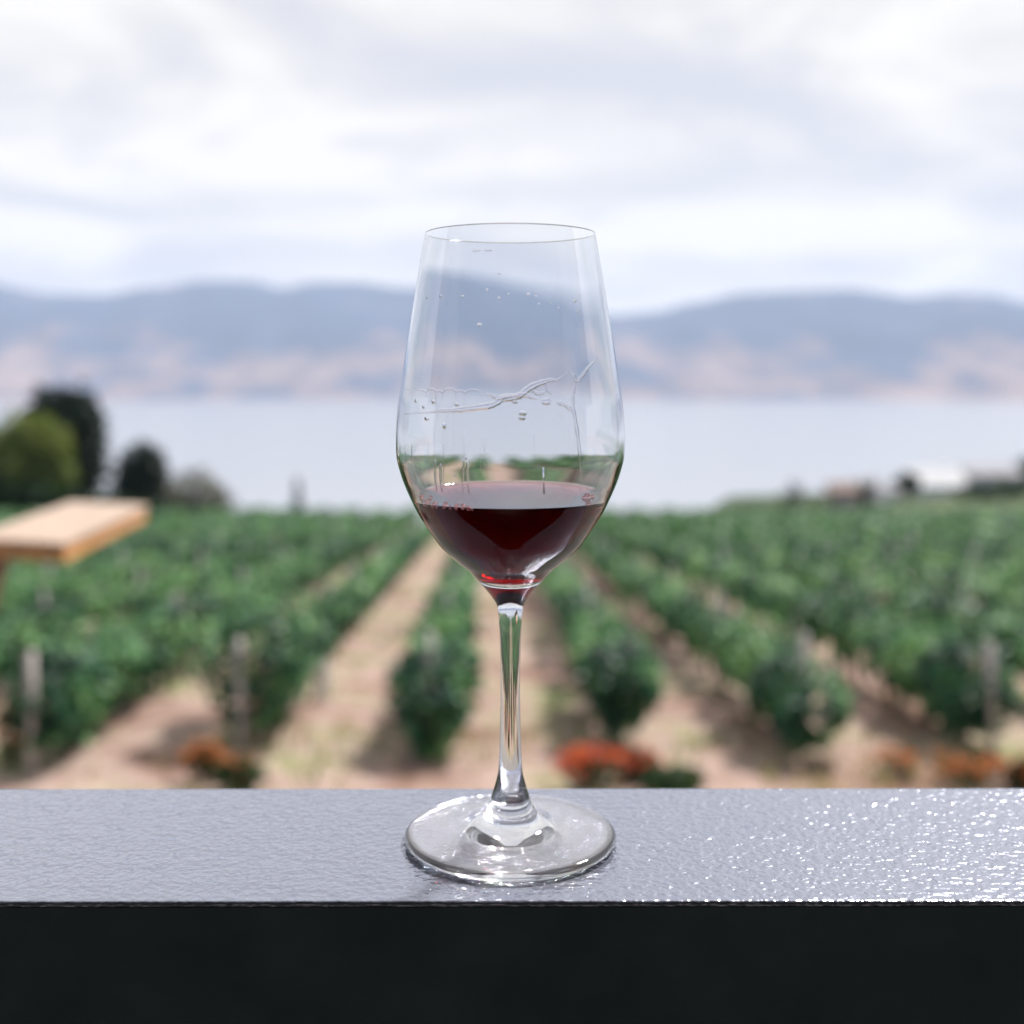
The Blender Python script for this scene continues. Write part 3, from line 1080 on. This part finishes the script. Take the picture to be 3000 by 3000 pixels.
# ------------------------------------------------------------------ flowering shrubs below the terrace
def shrub(px, py, wpx, hpx, Y, leafm, flower, label, nleaf=420, nfl=200):
    c = at(px, py, Y)
    gz = ground_z(c.x, Y)
    root = empty('flowering_shrub' if flower else 'low_shrub', (c.x, Y, gz))
    tag(root, label, 'shrub', 'low shrubs at the near end of the vine rows')
    k = depth(Y, gz) / F
    rx = wpx * k / 2
    top = at(px, py - hpx / 2, Y).z - gz
    V, Fc = [], []
    for i in range(nleaf):
        v = Vector((random.gauss(0, 1), random.gauss(0, 1), random.gauss(0, 1))).normalized() * random.random() ** 0.4
        lump = 1 + 0.3 * noise.noise(v * 2 + Vector((px, 0, 0)))
        add_leaf(V, Fc, Vector((v.x * rx * .9 * lump, v.y * rx * .7, top * (0.45 + 0.45 * v.z * lump))), 0.09)
    mesh_obj('foliage', V, Fc, leafm, root)
    if flower:
        V, Fc = [], []
        cl = []
        for j in range(14):
            v = Vector((random.gauss(0, 1), random.gauss(0, .8) - .4, abs(random.gauss(0, 1)) + .2)).normalized()
            cl.append(v)
        for i in range(nfl):
            v = (random.choice(cl) + Vector((random.gauss(0, .3), random.gauss(0, .3), random.gauss(0, .3)))).normalized()
            v = v * random.uniform(0.6, 1.2)
            add_leaf(V, Fc, Vector((v.x * rx, v.y * rx * .75, top * (0.46 + 0.5 * v.z))), 0.06)
        mesh_obj('flowers', V, Fc, flower, root)['kind'] = 'stuff'
    V, Fc = [], []
    for j in range(4):
        a = j * 1.7
        tube_geo([Vector((0.02 * math.cos(a), .02 * math.sin(a), -.05)), Vector((rx * .25 * math.cos(a), rx * .2 * math.sin(a), top * .3)), Vector((rx * .5 * math.cos(a), rx * .4 * math.sin(a), top * .65))], [.02, .014, .006], 6, V, Fc)
    mesh_obj('stems', V, Fc, M_BARK, root)


shrub(1730, 2262, 200, 150, 12.9, M_SHRUB, M_RED, 'bright red flowering shrub just right of the glass stem above the parapet', 260, 300)
shrub(1865, 2262, 170, 140, 13.2, M_SHRUB, M_RED, 'red orange flowering shrub between the brightest red shrub and a low green bush', 260, 170)
shrub(1970, 2310, 220, 150, 12.6, M_SHRUB, None, 'low plain green bush behind the parapet, right of the red flowers', 480)
shrub(600, 2230, 120, 130, 13.3, M_SHRUB, M_ORANGE, 'small rust orange flowering shrub at the left, its flowers facing up', 220, 170)
shrub(700, 2280, 170, 150, 12.8, M_SHRUB, M_ORANGE, 'dark green shrub with a few reddish flowers, left of the glass foot', 420, 60)
shrub(2620, 2250, 200, 110, 13.4, M_SHRUB, M_ORANGE, 'thin rusty flowering shrub on the dry grass at the right', 80, 110)
shrub(2840, 2270, 240, 150, 13.0, M_SHRUB, M_ORANGE, 'orange red flowering shrub near the right edge of the view', 260, 200)
shrub(2990, 2275, 120, 130, 12.8, M_SHRUB, M_ORANGE, 'dark leaved shrub with orange flowers cut by the right edge of the view', 300, 90)
shrub(30, 2090, 110, 90, 14.0, M_SHRUB, M_ORANGE, 'rusty flowering shrub under the vines at the left edge of the view', 120, 110)


# ------------------------------------------------------------------ trees
def crown_geo(parts, n, size, V=None, Fc=None, holes=0.25, seed=0):
    V = [] if V is None else V
    Fc = [] if Fc is None else Fc
    tot = sum(p[1][0] * p[1][1] * p[1][2] for p in parts)
    for c, rad in parts:
        m = int(n * (rad[0] * rad[1] * rad[2]) / tot) + 20
        for i in range(m):
            v = Vector((random.gauss(0, 1), random.gauss(0, 1), random.gauss(0, 1))).normalized()
            lump = 1 + 0.28 * noise.noise(v * 2.3 + Vector((seed, c[0], 0))) + 0.15 * noise.noise(v * 5 + Vector((seed, 9, c[2])))
            rr = random.random() ** 0.33 * lump
            p = Vector((c[0] + v.x * rad[0] * rr, c[1] + v.y * rad[1] * rr, c[2] + v.z * rad[2] * rr))
            if noise.noise(p * (1.6 / max(1.0, rad[0] * .5)) + Vector((seed, 0, 0))) < -0.32: continue
            add_leaf(V, Fc, p, size, 0.2)
    return V, Fc


def tree(name, px, base_px_top, Y, wpx, toppx, mat, label, cat, group=None, shape='round', n=3000, size=0.5, base=None):
    c = at(px, base_px_top, Y)
    gz = ground_z(c.x, Y) if base is None else base
    root = empty(name, (c.x, Y, gz))
    tag(root, label, cat, group)
    top = at(px, toppx, Y).z - gz
    rx = wpx / 2 / F * depth(Y, gz)
    random.seed(int(px * 7 + Y))
    if shape == 'round':
        parts = [((0, 0, top * .55), (rx * .95, rx * .9, top * .42)), ((rx * .35, 0, top * .72), (rx * .6, rx * .6, top * .26)), ((-rx * .4, rx * .1, top * .48), (rx * .58, rx * .6, top * .3)), ((rx * .1, -rx * .3, top * .4), (rx * .7, rx * .6, top * .28))]
    elif shape == 'cone':
        parts = [((rx * .03 * (-1) ** i, 0, top * (0.16 + 0.165 * i)), (rx * (1.0 - 0.17 * i), rx * (1.0 - 0.17 * i), top * 0.16)) for i in range(5)] + [((0, 0, top * .92), (rx * .2, rx * .2, top * .08))]
    else:  # wide mound
        parts = [((0, 0, top * .5), (rx, rx * .8, top * .5)), ((-rx * .5, 0, top * .4), (rx * .55, rx * .5, top * .42)), ((rx * .5, 0, top * .42), (rx * .5, rx * .5, top * .4))]
    V, Fc = crown_geo(parts, n, size, seed=px)
    mesh_obj('crown', V, Fc, mat, root)
    V, Fc = tube_geo([Vector((0, 0, -.4)), Vector((0.02 * rx, 0, top * .25)), Vector((-.03 * rx, 0, top * .55)), Vector((0, 0, top * .8))], [rx * .10, rx * .08, rx * .05, rx * .02], 8)
    for j in range(5):
        a = j * 1.3
        h = top * (.28 + .09 * j)
        tube_geo([Vector((0, 0, h)), Vector((rx * .35 * math.cos(a), rx * .35 * math.sin(a), h + top * .1)), Vector((rx * .65 * math.cos(a), rx * .65 * math.sin(a), h + top * .16))], [rx * .04, rx * .025, rx * .01], 6, V, Fc)
    mesh_obj('trunk', V, Fc, M_BARK, root)
    return root


GT = 'trees at the foot of the vineyard on the left'
tree('evergreen_tree', 185, 1480, 97, 285, 1118, M_DARKTREE, 'tallest dark evergreen tree at the left, rising against the hills', 'tree', GT, 'round', 11000, 0.55)
tree('leafy_tree', 75, 1450, 88, 290, 1205, M_LIGHTTREE, 'yellow green leafy tree in front of the tallest dark evergreen', 'tree', GT, 'round', 6500, 0.5)
tree('conifer', 415, 1470, 95, 165, 1285, M_DARKTREE, 'small dark conifer between the tallest dark evergreen and the olive bush', 'tree', GT, 'round', 5200, 0.4)
tree('olive_bush', 580, 1480, 94, 205, 1372, M_OLIVE, 'rounded olive brown bush right of the small dark conifer', 'bush', GT, 'mound', 2400, 0.35)
tree('small_conifer', 872, 1490, 94, 60, 1400, M_DARKTREE, 'tiny pointed tree alone on the vineyard edge, left of the glass', 'tree', GT, 'cone', 700, 0.3)
hd = empty('hedge', at(120, 1480, 84))
hd.location.z = ground_z(hd.location.x, 84)
tag(hd, 'dark green hedge behind the plank table, below the yellow green tree', 'hedge')
random.seed(9)
ht = at(120, 1378, 84).z - hd.location.z
V, Fc = crown_geo([((-5 + 1.6 * i, 0, ht * max(.2, .45 - .03 * i)), (1.5, 1.1, ht * max(.22, .5 - .035 * i))) for i in range(11)], 5200, 0.5, seed=4)
mesh_obj('foliage', V, Fc, M_HEDGE, hd)
V, Fc = [], []
for i in range(11):
    tube_geo([Vector((-5 + 1.6 * i, 0, -.3)), Vector((-5 + 1.6 * i, 0, ht * max(.25, .6 - .04 * i)))], [.12, .05], 6, V, Fc)
mesh_obj('stems', V, Fc, M_BARK, hd)

GV = 'trees between the village houses'
for px, Y, w, top, sh, lab, mt in [
    (2318, 205, 75, 1405, 'round', 'dark rounded tree at the left end of the village, nearest the water', M_DARKTREE),
    (2545, 230, 85, 1425, 'mound', 'dark green tree between the pink house and the small white house', M_HEDGE),
    (2652, 235, 70, 1395, 'round', 'upright dull green tree left of the large white house', M_FARTREE),
    (2870, 225, 130, 1430, 'mound', 'broad low tree in front of the long grey roof, right of the white house', M_FARTREE),
    (2960, 230, 110, 1415, 'round', 'dark tree near the right edge in front of the grey roof', M_HEDGE),
    (2400, 215, 120, 1450, 'mound', 'low pale green bushes left of the pink house', M_FARTREE),
    (3010, 300, 80, 1345, 'round', 'dark tree on the rise behind the grey roof at the right edge', M_HEDGE),
    (2430, 190, 130, 1458, 'mound', 'low green thicket at the vineyard edge, right of the dark rounded tree', M_HEDGE),
    (2720, 300, 60, 1392, 'round', 'narrow green tree behind the large white house', M_HEDGE),
    (2920, 205, 120, 1448, 'mound', 'broad green thicket at the vineyard edge near the right of the village', M_HEDGE)]:
    tree('village_tree', px, 1480, Y, w * 1.25, top - 10, mt, lab, 'tree', GV, sh, 1200, 0.7)


# ------------------------------------------------------------------ village houses
def house(px, Y, wpx, eave_px, ridge_px, wallm, roofm, label, dep=8.0, rz=0.0, nwin=3):
    c = at(px, 1480, Y)
    gz = ground_z(c.x, Y)
    root = empty('house', (c.x, Y, gz), rz)
    tag(root, label, 'house', 'village houses beyond the vineyard on the right')
    w = wpx / F * depth(Y, gz) / 2
    he = at(px, eave_px, Y).z - gz
    hr = at(px, ridge_px, Y).z - gz
    bm = bmesh.new()
    vs = [bm.verts.new(p) for p in [(-w, 0, -1), (w, 0, -1), (w, dep, -1), (-w, dep, -1), (-w, 0, he), (w, 0, he), (w, dep, he), (-w, dep, he), (-w, dep / 2, hr - .12), (w, dep / 2, hr - .12)]]
    for f in [(0, 1, 5, 4), (2, 3, 7, 6), (3, 0, 4, 8, 7), (1, 2, 6, 9, 5), (3, 2, 1, 0)]:
        bm.faces.new([vs[i] for i in f])
    bm_obj('wall', bm, wallm, root)
    ov = 0.4
    sl = (hr - he) / (dep / 2)
    V = []
    for zo in (0.0, 0.18):
        V += [(-w - ov, -ov, he - ov * sl + zo), (w + ov, -ov, he - ov * sl + zo), (w + ov, dep / 2, hr + zo), (-w - ov, dep / 2, hr + zo), (w + ov, dep + ov, he - ov * sl + zo), (-w - ov, dep + ov, he - ov * sl + zo)]
    Fc = [(6, 7, 8, 9), (9, 8, 10, 11), (3, 2, 1, 0), (5, 4, 2, 3), (0, 1, 7, 6), (4, 5, 11, 10), (1, 2, 8, 7), (2, 4, 10, 8), (3, 0, 6, 9), (5, 3, 9, 11)]
    rf_ = mesh_obj('roof', V, Fc, roofm, root)
    bm = bmesh.new()
    bm_box(bm, (w * .4, dep * .55, hr - 0.8), (w * .4 + .7, dep * .55 + .7, hr + .8))
    bm_obj('chimney', bm, wallm, rf_)
    for i in range(nwin):
        xc = -w + 2 * w * (i + .5) / nwin
        bm = bmesh.new()
        bm_box(bm, (xc - .45, -0.03, he * .45), (xc + .45, 0.05, he * .75))
        wn = bm_obj('window', bm, M_WIN, root)


house(2760, 245, 150, 1425, 1378, M_WALLW, M_ROOFP, 'large white house with a pale metal roof, centre of the village', 9, R(4), 3)
house(2475, 225, 75, 1440, 1420, M_WALLP, M_ROOFB, 'small pale pink house with a brown roof, left of the other houses', 7, R(-6), 2)
house(2612, 222, 48, 1440, 1428, M_WALLW, M_ROOFG, 'little white house between two green trees in the village', 6, R(8), 2)
house(2915, 290, 150, 1394, 1372, M_WALLG, M_ROOFG, 'long grey house with a wide grey roof at the right', 12, R(-3), 3)
house(3000, 250, 60, 1440, 1420, M_WALLP, M_ROOFB, 'pinkish house cut by the right edge of the view', 7, R(5), 2)

for px, Y, w, hgt, wm, rm, lab in [
    (2690, 335, 46, 4.5, M_WALLW, M_ROOFB, 'small white house with a brown roof, behind the large white house'),
    (2835, 385, 55, 5.0, M_WALLW, M_ROOFG, 'white house with a grey roof, high on the slope behind the long grey roof'),
    (2955, 400, 60, 5.0, M_WALLP, M_ROOFG, 'topmost pink house of the village, near the right edge of the view'),
    (2560, 310, 40, 4.2, M_WALLW, M_ROOFG, 'far small white house behind the pale pink house with brown roof')]:
    x_ = at(px, 1400, Y).x
    g_ = ground_z(x_, Y)
    def row_of(z):
        v = Vector((0, Y, z - EYE))
        return 1500 - F * (v.y * SP + v.z * CP) / (v.y * CP - v.z * SP)
    house(px, Y, w, row_of(g_ + hgt * .62), row_of(g_ + hgt), wm, rm, lab, 7.0, R(random.uniform(-8, 8)), 2)

# ------------------------------------------------------------------ sky and sun
SUN_EL, SUN_AZ = R(48), R(33)
W = bpy.data.worlds.new('World')
S.world = W
W.use_nodes = True
nt = W.node_tree
nt.nodes.clear()
out = nt.nodes.new('ShaderNodeOutputWorld')
bg = node(nt, 'ShaderNodeBackground', Strength=0.1)
sky = nt.nodes.new('ShaderNodeTexSky')
sky.sky_type = 'NISHITA'
sky.sun_disc = False
sky.sun_elevation = SUN_EL
sky.sun_rotation = SUN_AZ
tc = node(nt, 'ShaderNodeTexCoord')
sep = node(nt, 'ShaderNodeSeparateXYZ')
nt.links.new(tc.outputs['Generated'], sep.inputs[0])
zz = node(nt, 'ShaderNodeMath', operation='MAXIMUM')
zz.inputs[1].default_value = 0.0
nt.links.new(sep.outputs['Z'], zz.inputs[0])
za = node(nt, 'ShaderNodeMath', operation='ADD')
za.inputs[1].default_value = 0.10
nt.links.new(zz.outputs[0], za.inputs[0])
dx = node(nt, 'ShaderNodeMath', operation='DIVIDE')
dy = node(nt, 'ShaderNodeMath', operation='DIVIDE')
nt.links.new(sep.outputs['X'], dx.inputs[0]); nt.links.new(za.outputs[0], dx.inputs[1])
nt.links.new(sep.outputs['Y'], dy.inputs[0]); nt.links.new(za.outputs[0], dy.inputs[1])
cmb = node(nt, 'ShaderNodeCombineXYZ')
nt.links.new(dx.outputs[0], cmb.inputs[0]); nt.links.new(dy.outputs[0], cmb.inputs[1])
cmb.inputs[2].default_value = 2.7
cn = node(nt, 'ShaderNodeTexNoise', Scale=0.95, Detail=6.0, Roughness=0.57, Distortion=0.5)
nt.links.new(cmb.outputs[0], cn.inputs['Vector'])
ccol = ramp(nt, [(0.38, (4.6, 4.6, 4.95)), (0.49, (5.5, 5.35, 5.3)), (0.59, (6.75, 6.5, 6.1))], cn.outputs['Fac'])
mxw = node(nt, 'ShaderNodeMix', data_type='RGBA')
# the cloud deck thins out into open blue sky behind the camera
mrw = node(nt, 'ShaderNodeMapRange', interpolation_type='SMOOTHSTEP')
mrw.inputs['From Min'].default_value = -0.75
mrw.inputs['From Max'].default_value = 0.25
mrw.inputs['To Min'].default_value = 0.15
mrw.inputs['To Max'].default_value = 0.95
nt.links.new(sep.outputs['Y'], mrw.inputs['Value'])
nt.links.new(mrw.outputs['Result'], mxw.inputs[0])
nt.links.new(sky.outputs['Color'], mxw.inputs[6])
nt.links.new(ccol, mxw.inputs[7])
nt.links.new(mxw.outputs[2], bg.inputs['Color'])
nt.links.new(bg.outputs['Background'], out.inputs['Surface'])

sl = bpy.data.lights.new('sun', 'SUN')
sl.energy = 4.4
sl.angle = R(6)
sl.color = (1.0, 0.96, 0.91)
so = bpy.data.objects.new('sun', sl)
COL.objects.link(so)
dirv = Vector((math.sin(SUN_AZ) * math.cos(SUN_EL), math.cos(SUN_AZ) * math.cos(SUN_EL), math.sin(SUN_EL)))
so.rotation_euler = (-dirv).to_track_quat('-Z', 'Y').to_euler()
so.location = dirv * 50
# let the lamp throw its light through the glass foot onto the ledge
sl.cycles.is_caustics_light = True
for o in bpy.data.objects:
    if o.name in ('foot', 'stem'): o.cycles.is_caustics_caster = True
    if o.name == 'cap': o.cycles.is_caustics_receiver = True

# ------------------------------------------------------------------ camera
cam = bpy.data.cameras.new('camera')
cam.sensor_width = 24
cam.sensor_height = 24
cam.sensor_fit = 'HORIZONTAL'
cam.lens = F * 24 / 3000
cam.clip_start = 0.02
cam.clip_end = 60000
cam.dof.use_dof = True
cam.dof.focus_distance = 0.41
cam.dof.aperture_fstop = 3.7
co = bpy.data.objects.new('camera', cam)
COL.objects.link(co)
co.location = (0, 0, EYE)
co.rotation_euler = (math.pi / 2 - P, 0, 0)
S.camera = co

S.view_settings.view_transform = 'Standard'
S.view_settings.look = 'None'
S.view_settings.exposure = 0.65
S.view_settings.gamma = 1.0
cy = S.cycles
cy.use_denoising = True
cy.max_bounces = 20
cy.transmission_bounces = 20
cy.transparent_max_bounces = 8
cy.glossy_bounces = 6
cy.diffuse_bounces = 3
cy.volume_bounces = 3
cy.sample_clamp_indirect = 0.0
cy.blur_glossy = 0.3
